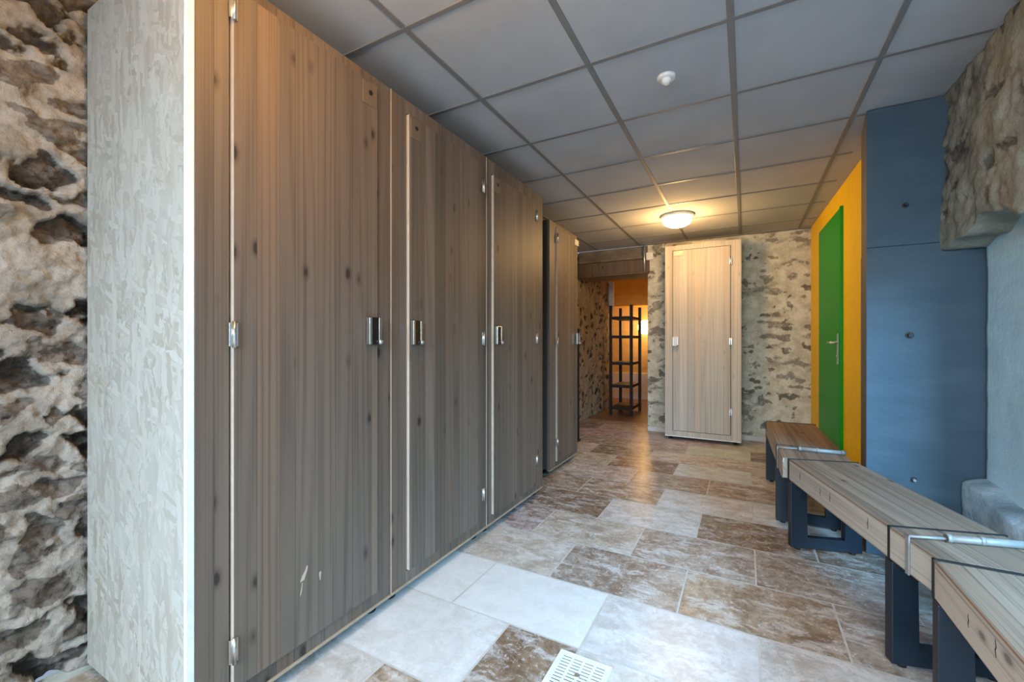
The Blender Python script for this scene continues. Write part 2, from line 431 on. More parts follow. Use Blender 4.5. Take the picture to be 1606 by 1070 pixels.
# left wall, faces +x
WL = -1.955
struct(sheet('wall_left', (WL, 0, 0), (0, 1, 0), (0, 0, 1), (1, 0, 0), -1.3, 1.1, 0, CEIL, 0.006, M['stone_left'], f_left), 'rough rubble stone wall left of the nearest locker', 'wall')
struct(sheet('wall_left_middle', (WL - 0.03, 0, 0), (0, 1, 0), (0, 0, 1), (1, 0, 0), 1.1, 5.44, 0, CEIL, 0.03, M['stone_left'], f_left), 'rubble stone wall behind the row of lockers', 'wall')
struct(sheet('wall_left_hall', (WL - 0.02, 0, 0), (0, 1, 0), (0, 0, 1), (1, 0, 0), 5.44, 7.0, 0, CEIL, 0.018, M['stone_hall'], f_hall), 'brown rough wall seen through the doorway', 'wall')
# back wall, faces -y ; u along x
YB = 5.446
struct(sheet('wall_back', (0, YB, 0), (1, 0, 0), (0, 0, 1), (0, -1, 0), -1.055, 0.66, 0, CEIL, 0.011, M['stone_back'], f_back, 0.42), 'rubble stone wall with cream mortar at the far end', 'wall')
# right wall: lintel of stone above the recess, faces -x
def arch(U):
    y = U
    z = FZ + 0.452 + 0.075 * np.exp(-((y - 2.42) / 0.17) ** 2) + 0.012 * np.sin(y * 31)
    return z
struct(sheet('wall_right', (0.845, 0, 0), (0, 1, 0), (0, 0, 1), (-1, 0, 0), -1.3, 2.86, 1.5, CEIL, 0.012, M['stone_right'], f_right, 0.16, arch), 'mottled stone wall above the pale blue recess', 'wall')

# pale blue recess wall under the lintel
def f_blue(U, V):
    h = (fbm(U * 3, V * 3, 61, 5) - 0.5) * 0.022
    return h, h * 0, h * 0
struct(sheet('wall_right_recess', (0.985, 0, 0), (0, 1, 0), (0, 0, 1), (-1, 0, 0), 2.30, 2.80, 0, 1.66, 0.015, M['blue_plaster'], f_blue, 0.2), 'pale blue plastered recess wall', 'wall')
WY0, WY1, WZ0, WZ1 = 0.25, 2.25, 0.52, 1.50
bm = bmesh.new()
box(bm, 0.985, 1.185, -1.3, 2.31, 0, WZ0); box(bm, 0.985, 1.185, -1.3, 2.31, WZ1, 1.66)
box(bm, 0.985, 1.185, -1.3, WY0, WZ0, WZ1); box(bm, 0.985, 1.185, WY1, 2.31, WZ0, WZ1)
struct(obj('wall_right_sill', bm, M['blue_plaster']), 'pale blue wall around the recess window', 'wall')
bm = bmesh.new()
for y in (WY0, 1.22, WY1 - 0.05): box(bm, 1.12, 1.17, y, y + 0.05, WZ0, WZ1, 0.004)
for z in (WZ0, WZ1 - 0.05): box(bm, 1.122, 1.168, WY0, WY1, z, z + 0.05, 0.004)
struct(obj('window_1', bm, M['white']), 'white window frame in the recess outside the picture', 'window')

# slate painted pilaster
bm = bmesh.new()
prism(bm, [(0.551, 2.82), (1.19, 2.82), (1.19, 3.15), (0.591, 3.146)], 0.0, FZ + 0.485, 0.004)
prism(bm, [(0.553, 2.823), (1.19, 2.823), (1.19, 3.15), (0.593, 3.146)], FZ + 0.4855, CEIL - 0.003, 0.004)
o = struct(obj('wall_right_pilaster', bm, [M['slate'], M['slate_lamplit']]), 'slate blue painted pilaster beside the green door', 'wall')
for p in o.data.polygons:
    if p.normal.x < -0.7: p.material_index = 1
# lumpy plaster base in the recess
bm = bmesh.new()
nx, ny = 14, 90
grid = {}
for j in range(ny):
    y = 1.25 + (2.812 - 1.25) * j / (ny - 1)
    prof = []
    topz = 0.455 - 0.10 * max(0.0, 2.72 - y) ** 0.8
    topz += 0.02 * float(fbm(np.array(y * 9.0), np.array(0.0), 71, 4)) - 0.01
    dep = 0.065 + 0.022 * float(fbm(np.array(y * 5.0), np.array(2.0), 73, 4)) - 0.03 * max(0, 2.6 - y)
    for i in range(nx):
        t = i / (nx - 1)
        if t < 0.6: x = 0.985 - dep + 0.022 * (float(fbm(np.array(y * 14.0), np.array(t * 7.0), 75, 4)) - 0.4); z = topz * 0.93 * t / 0.6
        else:
            a = (t - 0.6) / 0.4 * math.pi / 2
            x = 0.985 - dep * math.cos(a) + 0.012 * math.sin(a); z = topz * 0.93 + topz * 0.07 * math.sin(a) + 0.012 * (float(fbm(np.array(y * 22.0), np.array(t * 4.0), 79, 3)) - 0.5)
        grid[i, j] = bm.verts.new((x, y, z))
for j in range(ny - 1):
    for i in range(nx - 1):
        f = bm.faces.new([grid[i, j], grid[i + 1, j], grid[i + 1, j + 1], grid[i, j + 1]]); f.smooth = True
for j in (0, ny - 1):
    k = bm.verts.new((0.997, grid[0, j].co.y, 0))
    bm.faces.new([grid[i, j] for i in range(nx)] + [k])
struct(obj('trim_1', bm, M['blue_rough']), 'lumpy pale blue plaster base along the recess wall', 'trim')

# yellow wall with green door
def xw(y): return 0.611 + (5.44 - y) * 0.031
ang = math.atan(0.031)
def wall_frame(y): return Matrix.Translation((xw(y), y, 0)) @ Matrix.Rotation(ang, 4, 'Z')
bm = bmesh.new()
prism(bm, [(xw(3.12), 3.12), (1.0, 3.12), (1.0, 5.47), (xw(5.47), 5.47)], 0, CEIL - 0.002)
struct(obj('wall_right_yellow', bm, M['yellow']), 'yellow painted wall around the green door', 'wall')
# door: local frame at (near edge), y along wall, x into wall; front faces -x
DY0, DY1 = 4.047, 4.922; DT = FZ + 1.034
door = thing('door_1', 'green door set in the yellow wall', 'door', (xw(DY0), DY0, 0), (0, 0, ang))
door['kind'] = 'structure'
W = DY1 - DY0
bm = bmesh.new(); box(bm, -0.016, 0.02, 0.012, W - 0.006, 0.006, DT - 0.008, 0.004); obj('door_leaf', bm, M['green'], door)
bm = bmesh.new()
box(bm, -0.022, 0.015, -0.012, 0.012, 0.0, DT + 0.0, 0.008, seg=3)
obj('door_frame', bm, M['green'], door)
bm = bmesh.new(); box(bm, -0.024, -0.0165, 0.045, 0.085, 1.094 - 0.175, 1.094 + 0.065, 0.003)
hp = obj('handle_plate', bm, M['steel'], door)
bm = bmesh.new()
cyl(bm, (-0.022, 0.066, 1.088), (-0.066, 0.066, 1.088), 0.009)
cyl(bm, (-0.062, 0.060, 1.088), (-0.062, 0.185, 1.088), 0.009, 0.007)
cyl(bm, (-0.0235, 0.066, 0.985), (-0.030, 0.066, 0.985), 0.010)
obj('lever', bm, M['steel'], hp)

# hooks on the pilaster
for x, z, r, lab, mt in ((0.706, FZ + 0.684, 0.010, 'small dark bolt high on the slate pilaster', 'plug'),
                         (0.722, FZ + 0.033, 0.014, 'dark peg at mid height on the slate pilaster', 'plug'),
                         (0.737, FZ - 0.684, 0.010, 'pale studded bolt low on the slate pilaster just above the bench', 'chrome')):
    t = thing('wall_bolt', lab, 'bolt', (x, 2.822, z), group=None)
    bm = bmesh.new(); cyl(bm, (0, 0.0, 0), (0, -0.006, 0), r * 1.25); obj('washer', bm, M['plug'], t)
    bm = bmesh.new(); cyl(bm, (0, -0.006, 0), (0, -0.022, 0), r * 0.8, r * 0.7, 6); obj('bolt_head', bm, M[mt], t)

# back wall skirting, lintel, beyond
bm = bmesh.new(); box(bm, -1.05, 0.60, YB - 0.035, YB + 0.01, 0, 0.055, 0.006)
struct(obj('baseboard_back', bm, M['skirting']), 'pale skirting at the foot of the far stone wall', 'skirting')
bm = bmesh.new(); box(bm, -1.96, -1.03, YB - 0.02, YB + 0.42, FZ + 0.865, FZ + 1.03, 0.012)
box(bm, -1.96, -1.04, YB - 0.05, YB + 0.40, FZ + 0.845, FZ + 0.868, 0.006)
struct(obj('trim_2', bm, M['darkwood']), 'dark timber lintel over the far doorway', 'lintel')
bm = bmesh.new(); box(bm, -1.96, -1.03, YB - 0.005, YB + 0.40, FZ + 1.035, FZ + 1.075, 0.01); box(bm, -1.96, -1.03, YB + 0.03, YB + 0.40, FZ + 1.07, CEIL, 0.008)
struct(obj('trim_5', bm, M['header']), 'brown plastered strip above the timber lintel', 'wall')
bm = bmesh.new(); box(bm, -3.2, -2.0, 6.9, 7.0, 0, CEIL); struct(obj('wall_hall_return', bm, M['hall_wall']), 'ochre return wall beyond the doorway', 'wall')
bm = bmesh.new(); box(bm, -3.2, 0.2, 8.3, 8.4, 0, CEIL); struct(obj('wall_hall_back', bm, M['hall_wall']), 'ochre wall beyond the doorway', 'wall')
bm = bmesh.new(); box(bm, -3.3, -3.2, 6.9, 8.4, 0, CEIL); struct(obj('wall_hall_left', bm, M['hall_wall']), 'left wall of the space beyond the doorway', 'wall')
bm = bmesh.new(); box(bm, -0.4, -0.3, 5.87, 8.3, 0, CEIL); struct(obj('wall_hall_right', bm, M['hall_wall']), 'right wall of the space beyond the doorway', 'wall')
bm = bmesh.new(); box(bm, -2.6, -1.2, 8.0, 8.3, FZ + 0.66, CEIL, 0.01); struct(obj('trim_3', bm, M['ochre_dark']), 'golden boarded bulkhead beyond the doorway', 'bulkhead')
bm = bmesh.new(); box(bm, -3.3, -0.3, 5.87, 8.4, CEIL, CEIL + 0.05); struct(obj('ceiling_hall', bm, M['hall_wall']), 'ceiling beyond the doorway', 'ceiling')
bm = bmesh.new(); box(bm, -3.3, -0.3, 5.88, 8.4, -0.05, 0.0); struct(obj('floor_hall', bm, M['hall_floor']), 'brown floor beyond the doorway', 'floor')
bm = bmesh.new(); box(bm, -2.3, -1.35, 8.27, 8.3, 0.0, 0.50, 0.006); struct(obj('baseboard_hall', bm, M['plain_white']), 'grey low panel on the wall beyond the doorway', 'skirting')

# ------------------------------------------------------------------ floor: travertine tiles in running bond
PITCH, LEN, G = 0.3785, 0.562, 0.008
white = (0.74, 0.73, 0.71); pale = (0.62, 0.58, 0.54); beige = (0.56, 0.49, 0.41); taupe = (0.43, 0.36, 0.305)
brown = (0.29, 0.205, 0.14); tan = (0.43, 0.325, 0.235); pink = (0.54, 0.44, 0.39); mauve = (0.44, 0.36, 0.345)
spec = {(-1, -1): white, (-1, 0): (0.64, 0.61, 0.60), (-1, 1): (0.60, 0.57, 0.55), (-1, -2): white,
        (0, -2): (0.60, 0.53, 0.46), (0, -1): taupe, (0, 0): tan, (0, 1): taupe,
        (1, -2): mauve, (1, -1): beige, (1, 0): taupe, (1, 1): taupe,
        (2, -2): brown, (2, -1): pale, (2, 0): brown, (2, 1): brown,
        (3, -2): tan, (3, -1): tan, (3, 0): pale, (3, 1): pale, (3, -3): pink,
        (4, -2): pink, (4, -1): tan, (4, 0): tan, (4, 1): pink,
        (-2, -2): (0.70, 0.68, 0.66), (-2, -1): brown, (-2, 0): pale, (-2, 1): pale,
        (-3, -2): pale, (-3, -1): tan, (-3, 0): white}
verts = []; faces = []; cols = []; ids = []; mats = []
rr = random.Random(5)
def quad(x0, x1, y0, y1, z, c, i, m):
    b = len(verts); verts.extend([(x0, y0, z), (x1, y0, z), (x1, y1, z), (x0, y1, z)])
    faces.append((b, b + 1, b + 2, b + 3)); cols.extend([c] * 4); ids.extend([i] * 4); mats.append(m)
XA, XB, YA, YE = -2.0, 1.1, -1.32, 5.885
quad(XA, XB, YA, YE, -0.0018, (0.6, 0.56, 0.52), 0.5, 1)
for row in range(-9, 11):
    y0 = 1.83 + row * PITCH; y1 = y0 + PITCH
    if y1 < YA or y0 > YE: continue
    even = (row % 2 == 0)
    for k in range(-5, 5):
        x0 = (-0.24 if even else 0.045 - LEN) + k * LEN
        if even: kk = k
        else: kk = k
        x1 = x0 + LEN
        if x1 < XA or x0 > XB: continue
        c = spec.get((row, kk))
        if c is None:
            c = rr.choice([tan, beige, taupe, pink, pale, tan, brown] if row > 2 else [pale, beige, taupe, pale, white])
            c = tuple(v * rr.uniform(0.9, 1.1) for v in c)
        i = rr.random()
        a, b_, e, d = max(x0 + G / 2, XA), min(x1 - G / 2, XB), max(y0 + G / 2, YA), min(y1 - G / 2, YE)
        if b_ > a and d > e:
            if (row, kk) == (-2, -1):
                quad(a, -0.517 - G / 2, e, d, 0.0, c, i, 0); quad(-0.517 + G / 2, b_, e, d, 0.0, pale, 0.77, 0)
            else: quad(a, b_, e, d, 0.0, c, i, 0)
b = len(verts)
verts.extend([(XA, YA, -0.06), (XB, YA, -0.06), (XB, YE, -0.06), (XA, YE, -0.06)])
faces += [(b + 3, b + 2, b + 1, b), (0, b, b + 1, 1), (1, b + 1, b + 2, 2), (2, b + 2, b + 3, 3), (3, b + 3, b, 0)]; cols.extend([(0.5, 0.5, 0.5)] * 4); ids.extend([0.5] * 4); mats += [1] * 5
me = bpy.data.meshes.new('floor'); me.from_pydata(verts, [], faces)
a = me.attributes.new('tcol', 'FLOAT_COLOR', 'POINT'); a.data.foreach_set('color', [x for c in cols for x in (*c, 1.0)])
a = me.attributes.new('tid', 'FLOAT', 'POINT'); a.data.foreach_set('value', ids)
me.materials.append(M['floor']); me.materials.append(M['grout']); me.polygons.foreach_set('material_index', mats)
fl = bpy.data.objects.new('floor', me); COL.objects.link(fl); struct(fl, 'travertine tiled floor in beige and brown', 'floor')

# ------------------------------------------------------------------ ceiling
X0, SX, Y0, SY = -1.142, 0.548, 1.243, 0.5395
bm = bmesh.new()
box(bm, -2.0, 1.2, -1.32, YB + 0.02, CEIL, CEIL + 0.05)
struct(obj('ceiling', bm, M['ceil']), 'suspended ceiling of grey mineral tiles', 'ceiling')
bm = bmesh.new()
for i in range(-1, 4):
    x = X0 + i * SX; box(bm, x - 0.0125, x + 0.0125, -1.32, YB, CEIL - 0.004, CEIL + 0.002, 0.0015, seg=1)
for j in range(-4, 8):
    y = Y0 + j * SY; box(bm, -1.95, 0.84 if y < 2.9 else 0.60, y - 0.0115, y + 0.0115, CEIL - 0.0042, CEIL + 0.002, 0.0015, seg=1)
box(bm, -1.05, 0.62, YB - 0.05, YB - 0.0, CEIL - 0.006, CEIL + 0.002)
struct(obj('trim_4', bm, M['rail']), 'grey rails of the ceiling grid', 'ceiling grid')

# near wall (behind the camera) with a glazed door opening
YN = -1.3
bm = bmesh.new()
box(bm, -2.0, -1.15, YN - 0.25, YN, 0, CEIL); box(bm, 0.75, 1.2, YN - 0.25, YN, 0, CEIL); box(bm, -1.15, 0.75, YN - 0.25, YN, 2.12, CEIL)
struct(obj('wall_front', bm, M['plain_white']), 'white wall behind the camera around the entrance', 'wall')
bm = bmesh.new()
for x in (-1.15, -0.225, 0.70): box(bm, x, x + 0.05, YN - 0.15, YN - 0.09, 0, 2.12, 0.004)
box(bm, -1.15, 0.75, YN - 0.15, YN - 0.09, 2.07, 2.12, 0.004)
struct(obj('door_2', bm, M['white']), 'white frame of the open entrance behind the camera', 'door')

# ------------------------------------------------------------------ lockers
def hinge(parent, x, z, h=0.075):
    bm = bmesh.new()
    cyl(bm, (x, -0.019, z - h / 2), (x, -0.019, z + h / 2), 0.0055, seg=12)
    box(bm, x - 0.012, x + 0.012, -0.0165, -0.013, z - h / 2 + 0.004, z + h / 2 - 0.004, 0.0006, seg=1)
    return obj('hinge', bm, M['steel'], parent)
def lock(parent, x, z, knobside=1, lm='blackgloss'):
    bm = bmesh.new()
    box(bm, x - 0.028, x + 0.028, -0.036, -0.018, z - 0.053, z + 0.053, 0.003)
    lk = obj('lock', bm, M[lm], parent)
    bm = bmesh.new()
    for s in (-1, 1): box(bm, x + s * 0.0235 - 0.0065, x + s * 0.0235 + 0.0065, -0.0375, -0.0178, z - 0.052, z + 0.052, 0.002)
    obj('lock_cheeks', bm, M['steel'], lk)
    bm = bmesh.new()
    lathe(bm, [(0, 0), (0.0075, 0.001), (0.009, 0.005), (0.0075, 0.010), (0, 0.0115)], seg=16)
    bmesh.ops.transform(bm, matrix=Matrix.Translation((x + knobside * 0.021, -0.0365, z - 0.042)) @ Matrix.Rotation(R(90), 4, 'X'), verts=bm.verts[:])
    obj('lock_knob', bm, M['chrome'], lk)
    return lk
def locker(label, loc, rz, W, D, z0, z1, dx0, dx1, dz0, dz1, hside, plate=None, wm='larch', osb=False, band='edge', group=None, hz=None, lockz=1.136, proud=0.013, gap=0.0035, strip=False, lockm='blackgloss'):
    t = thing('locker', label, 'locker', loc, (0, 0, rz), group)
    wood_ = M[wm]
    # front frame
    bm = bmesh.new()
    box(bm, 0.0008, dx0 - gap, 0, 0.022, z0, z1, 0.0015, seg=1); box(bm, dx1 + gap, W - 0.0008, 0, 0.022, z0, z1, 0.0015, seg=1)
    box(bm, dx0 - gap, dx1 + gap, 0, 0.022, dz1 + gap + 0.001, z1, 0.001, seg=1); box(bm, dx0 - gap, dx1 + gap, 0, 0.022, z0, dz0 - gap - 0.001, 0.001, seg=1)
    obj('frame', bm, wood_, t)
    # carcass: sides, back, top, bottom
    bm = bmesh.new()
    box(bm, 0.001, 0.019, 0.022, D, z0, z1, 0); box(bm, W - 0.019, W - 0.001, 0.022, D, z0, z1, 0)
    box(bm, 0.019, W - 0.019, D - 0.01, D, z0, z1); box(bm, 0.019, W - 0.019, 0.022, D - 0.01, z1 - 0.018, z1); box(bm, 0.019, W - 0.019, 0.022, D - 0.01, z0, z0 + 0.018)
    obj('carcass', bm, M['carcass'], t)
    # door, proud of the frame with pale edge banding
    bm = bmesh.new()
    box(bm, dx0 + gap / 2, dx1 - gap / 2, -proud, 0.008, dz0, dz1, matfn=lambda n: 0 if abs(n.y) > 0.7 else 1)
    dr = obj('door', bm, [wood_, M[band]], t)
    hx = dx0 if hside < 0 else dx1
    for z in (hz or (0.225, 1.094 + 0.02, 2.0)): hinge(dr, hx, z)
    lock(dr, dx1 - 0.032 if hside < 0 else dx0 + 0.032, lockz, 1, lockm)
    if plate:
        px = dx1 - 0.075 if plate > 0 else dx0 + 0.008
        peg = wm == 'larch' and abs(plate) < 2; hp_ = 0.095 if peg else 0.06
        bm = bmesh.new(); box(bm, px, px + (0.068 if peg else 0.1), -0.0165, -proud + 0.001, dz1 - hp_, dz1 - 0.008, 0.001, seg=1)
        pl = obj('number_plate', bm, M['plate'] if peg else M['pale_plate'], dr)
        if peg:
            bm = bmesh.new(); cyl(bm, (px + 0.036, -0.016, dz1 - 0.045), (px + 0.036, -0.0195, dz1 - 0.045), 0.009); obj('peg', bm, M['black'], pl)
    bm = bmesh.new(); box(bm, 0.001, W - 0.001, -0.006, 0.022, z0 - 0.010, z0, 0.0015, seg=1)
    obj('bottom_edge', bm, M['tan_edge'] if band == 'edge' else M[band], t)
    if strip:
        bm = bmesh.new(); box(bm, 0.0008, 0.0048, -0.003, 0.0, z0, z1, 0.0008, seg=1); obj('edge_strip', bm, M['edge'], t, 'pale edge strip')
    for fx, fy in ((0.055, 0.06), (W - 0.055, 0.06), (0.055, D - 0.06), (W - 0.055, D - 0.06)):
        bm = bmesh.new()
        lathe(bm, [(0, 0.0), (0.024, 0.0), (0.026, 0.004), (0.024, 0.010), (0.013, 0.014), (0.012, z0 - 0.009), (0, z0 - 0.009)], (fx, fy, 0), 16)
        obj('foot', bm, M['black'], t)
    if osb:
        bm = bmesh.new(); box(bm, -0.019, 0.0, 0.0125, D + 0.01, z0 - 0.030, z1 + 0.06); obj('side_panel', bm, M['osb'], t, 'whitewashed strand board side panel')
        bm = bmesh.new(); box(bm, -0.0195, 0.0, 0.0, 0.0125, z0 - 0.030, z1 + 0.06, 0.001, seg=1); obj('edge_strip', bm, M['white_edge'], t, 'white edge strip')
    return t, dr
XC = -1.283
RZ = R(90)
Z0, Z1 = 0.055, FZ + 1.045
g = None
y0 = 0.594
t1, d1 = locker('wide grey-brown larch locker nearest the stone wall, with whitewashed board side', (XC, y0, 0), RZ, 1.308 - y0, 0.63, Z0, Z1, 0.685 - y0, 1.226 - y0, FZ - 0.985, FZ + 1.005, -1, 1, osb=True, hz=(0.222, 1.115, 2.04), lockz=FZ + 0.042)
y0 = 1.308
locker('grey-brown larch locker second from the stone wall, lock on its left edge', (XC, y0, 0), RZ, 2.049 - y0, 0.63, Z0, Z1, 1.406 - y0, 2.000 - y0, FZ - 0.985, FZ + 0.982, 1, -1, hz=(0.25, 1.113, 1.955), lockz=FZ + 0.040, strip=True)
y0 = 2.049
locker('grey-brown larch locker last of the three joined ones, beside the dark gap', (XC, y0, 0), RZ, 2.82 - y0, 0.63, Z0, Z1, 2.111 - y0, 2.690 - y0, FZ - 0.995, FZ + 0.962, 1, -1, hz=(0.27, 1.116, 1.97), lockz=FZ + 0.038, strip=True)
y0 = 3.21
locker('narrow set-back larch locker beyond the dark gap, nearest the doorway', (-1.40, y0, 0), RZ, 3.865 - y0, 0.52, 0.045, FZ + 1.0, 3.345 - y0, 3.84 - y0, 0.085, FZ + 0.965, -1, 2, hz=(0.25, 1.09, 1.97), lockz=FZ + 0.03)
t5, d5 = locker('pale bleached larch locker standing against the far stone wall', (-0.794, 5.08, 0), 0, 0.764, 0.31, 0.045, FZ + 1.078, 0.085, 0.662, 0.105, FZ + 1.02, 1, -1, wm='larch_pale', band='white_edge', hz=(0.35, 1.1, 1.95), lockz=FZ + 0.005, proud=0.003, gap=0.004, lockm='white')
# paint scuffs on the first door
for (cx, cz, w, h, sl) in ((0.312, 0.33, 0.014, 0.045, 0.012), (0.372, 0.30, 0.008, 0.03, 0.0), (0.302, 0.285, 0.004, 0.04, 0.004)):
    bm = bmesh.new()
    pts = []
    for k in range(10):
        a = 2 * math.pi * k / 10
        rad = 1 + 0.25 * math.sin(3 * a + cx * 50)
        pts.append(bm.verts.new((cx + w / 2 * rad * math.cos(a) + sl * math.sin(a), -0.0134, cz + h / 2 * rad * math.sin(a))))
    f = bm.faces.new(pts)
    r_ = bmesh.ops.extrude_face_region(bm, geom=[f])
    for v in r_['geom']:
        if isinstance(v, bmesh.types.BMVert): v.co.y -= 0.0006
    obj('scuff_mark', bm, M['edge'], d1, 'whitish scuff mark')

# clear film roll lying on the far locker
bm = bmesh.new()
cyl(bm, (-0.52, 5.16, FZ + 1.078 + 0.022), (-0.10, 5.18, FZ + 1.078 + 0.022), 0.022, 0.020, 14)
tag(obj('film_roll', bm, M['plank_plain']), 'pale roll lying on top of the bleached far locker', 'roll')

# dark upright by the doorway
bm = bmesh.new(); box(bm, -1.78, -1.592, 4.46, 4.49, 0, 1.25, 0.004)
t = thing('upright_board', 'narrow black board standing between the set-back locker and the doorway', 'board', (-1.64, 4.47, 0))
bm.free()
bm = bmesh.new(); box(bm, -0.16, 0.045, -0.012, 0.012, 0.02, 1.24, 0.004); obj('board', bm, M['rack'], t)
bm = bmesh.new(); box(bm, -0.16, 0.045, -0.06, 0.06, 0.0, 0.02, 0.004); obj('base', bm, M['rack'], t)

# ------------------------------------------------------------------ benches
SEAT, TH, BW = 0.467, 0.112, 0.32
def bench(label, loc, rz, L, loops, LR=None):
    t = thing('bench', label, 'bench', (loc[0], loc[1], 0), (0, 0, rz), 'timber beam benches along the right wall')
    del t['group']
    bm = bmesh.new()
    cuts = sorted([0.0] + [y for y in loops] + [L])
    LR = L if LR is None else LR
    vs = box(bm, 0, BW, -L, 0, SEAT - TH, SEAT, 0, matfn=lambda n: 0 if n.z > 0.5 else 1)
    for v in vs:
        if v.co.x > BW / 2 and v.co.y < -0.1: v.co.y = -LR      # near end cut to meet the next bench
    bmesh.ops.bevel(bm, geom=bm.edges[:], offset=0.006, segments=2, profile=0.5, affect='EDGES', clamp_overlap=True)
    obj('seat', bm, [M['beam'], M['beam_side']], t)
    rnd_ = random.Random(int(loc[1] * 100))
    for yl in loops:
        y = -yl
        if yl == 0: ya, yb = 0.0, 0.010
        else: ya, yb = y - 0.005, y + 0.005
        bm = bmesh.new()
        # band proud of the timber by 2 mm, legs and foot rail below
        e = 0.0025
        box(bm, -e, 0.001, ya, yb, SEAT - TH, SEAT + e); box(bm, BW - 0.001, BW + e, ya, yb, SEAT - TH, SEAT + e); box(bm, -e, BW + e, ya, yb, SEAT - 0.001, SEAT + e)
        obj('leg_band', bm, M['rack'], t)
        bm = bmesh.new()
        yc = (ya + yb) / 2 - (0.02 if yl == 0 else 0)
        za, zb_, zc = 0.012, 0.068, SEAT - TH - 0.0005
        X = [-e, BW + e]
        poly = [(X[0], za), (X[1], za), (X[1], zc), (X[1] - 0.075, zc), (X[1] - 0.075, zb_), (X[0] + 0.075, zb_), (X[0] + 0.075, zc), (X[0], zc)]
        prism(bm, poly, -0.02, 0.02, 0.003)
        bmesh.ops.transform(bm, matrix=Matrix.Translation((0, yc, 0)) @ Matrix.Rotation(R(90), 4, 'X'), verts=bm.verts[:])
        lg = obj('leg', bm, M['navy'], t)
        for x in (0.035, BW - 0.035):
            bm = bmesh.new(); cyl(bm, (x, yc, 0.0), (x, yc, 0.0125), 0.014, seg=14); obj('glide', bm, M['black'], lg)
    # drying cracks in the long face
    for k in range(4):
        y = -L * rnd_.uniform(0.05, 0.8); z = SEAT - rnd_.uniform(0.02, 0.05); hgt = rnd_.uniform(0.02, 0.045)
        bm = bmesh.new()
        pts = [(y + 0.0022 * math.sin(q * 2.1 + k), z - hgt * q / 5) for q in range(6)]
        L_ = [(a_, b_, 0.0004 + 0.0014 * math.sin(math.pi * (q + 0.4) / 6)) for q, (a_, b_) in enumerate(pts)]
        rows = [[bm.verts.new((xx, a_ + sg * wd_, b_)) for sg in (-1, 1) for xx in (-0.0006, 0.0006)] for a_, b_, wd_ in L_]
        for r0, r1 in zip(rows[:-1], rows[1:]):
            for i0, i1 in ((0, 1), (1, 3), (3, 2), (2, 0)): bm.faces.new([r0[i0], r0[i1], r1[i1], r1[i0]])
        for r0 in (rows[0], rows[-1]): bm.faces.new([r0[0], r0[1], r0[3], r0[2]])
        obj('crack', bm, M['black'], t, 'dark drying crack')
    return t
bench('timber bench farthest from the camera, in front of the green door', (0.149, 3.93), R(1.3), 1.195, [0.0, 0.865], 1.135)
bench('middle timber bench, angled in front of the slate pilaster', (0.207, 2.716), R(15.2), 1.080, [0.0, 0.855], 1.162)
bench('nearest timber bench, cut off by the lower right corner', (0.478, 1.660), R(0.3), 1.15, [0.0, 0.87])
def clamp(label, loc, rz, dist):
    t = thing('clamp_bar', label, 'clamp', (loc[0], loc[1], SEAT), (0, 0, rz))
    y = -dist
    bm = bmesh.new(); box(bm, -0.006, -0.0008, y - 0.009, y + 0.009, -0.112, 0.016, 0.002); box(bm, -0.006, 0.0, y - 0.009, y + 0.009, 0.010, 0.016, 0.002)
    obj('end_plate', bm, M['clampm'], t)
    bm = bmesh.new(); cyl(bm, (-0.003, y, 0.010), (0.105, y + 0.004, 0.011), 0.0045, seg=14); obj('rod', bm, M['clampm'], t)
    bm = bmesh.new()
    cyl(bm, (0.10, y + 0.004, 0.0125), (0.32, y + 0.004, 0.0125), 0.0115, seg=18)
    for a in (0.10, 0.185, 0.30): cyl(bm, (a, y + 0.004, 0.0132), (a + 0.012, y + 0.004, 0.0132), 0.013, seg=18)
    obj('sleeve', bm, M['clampm'], t)
clamp('pale clamp bar across the near end of the middle bench', (0.207, 2.716), R(15.2), 0.955)
clamp('pale clamp bar across the near end of the farthest bench', (0.149, 3.93), R(1.3), 0.985)

# ------------------------------------------------------------------ small things
# ceiling lamp
t = thing('ceiling_lamp', 'lit round ceiling lamp above the far locker', 'lamp', (-0.563, 4.312, CEIL - 0.004))
bm = bmesh.new(); lathe(bm, [(0, 0), (0.150, 0), (0.152, -0.010), (0.140, -0.022), (0, -0.022)], seg=40); obj('base', bm, M['white'], t)
bm = bmesh.new(); lathe(bm, [(0.128, -0.0222), (0.132, -0.045), (0.118, -0.075), (0.075, -0.098), (0, -0.106)], seg=40); obj('lamp_shade', bm, M['lamp'], t)
# smoke detector
t = thing('smoke_detector', 'small white smoke detector on the ceiling', 'detector', (-0.311, 2.031, CEIL))
bm = bmesh.new(); lathe(bm, [(0, 0), (0.040, 0), (0.041, -0.008), (0.036, -0.014), (0, -0.014)], seg=32); obj('base', bm, M['white'], t)
bm = bmesh.new(); lathe(bm, [(0.020, -0.0142), (0.022, -0.022), (0.016, -0.032), (0.008, -0.036), (0, -0.037)], seg=24); obj('sensor', bm, M['white'], t)
# floor drain
t = thing('floor_drain', 'white slotted square drain in the brown floor tile', 'drain', (-0.572, 1.235, 0))
bm = bmesh.new()
N = 5
S_ = 0.183
xs = [0.016]
slots = []
cw, gap = 0.0315, 0.007
for c in range(4):
    xa = 0.018 + c * (cw + gap)
    for r_ in range(11):
        ya = 0.016 + r_ * 0.0140
        slots.append((xa, xa + cw, ya, ya + 0.0068))
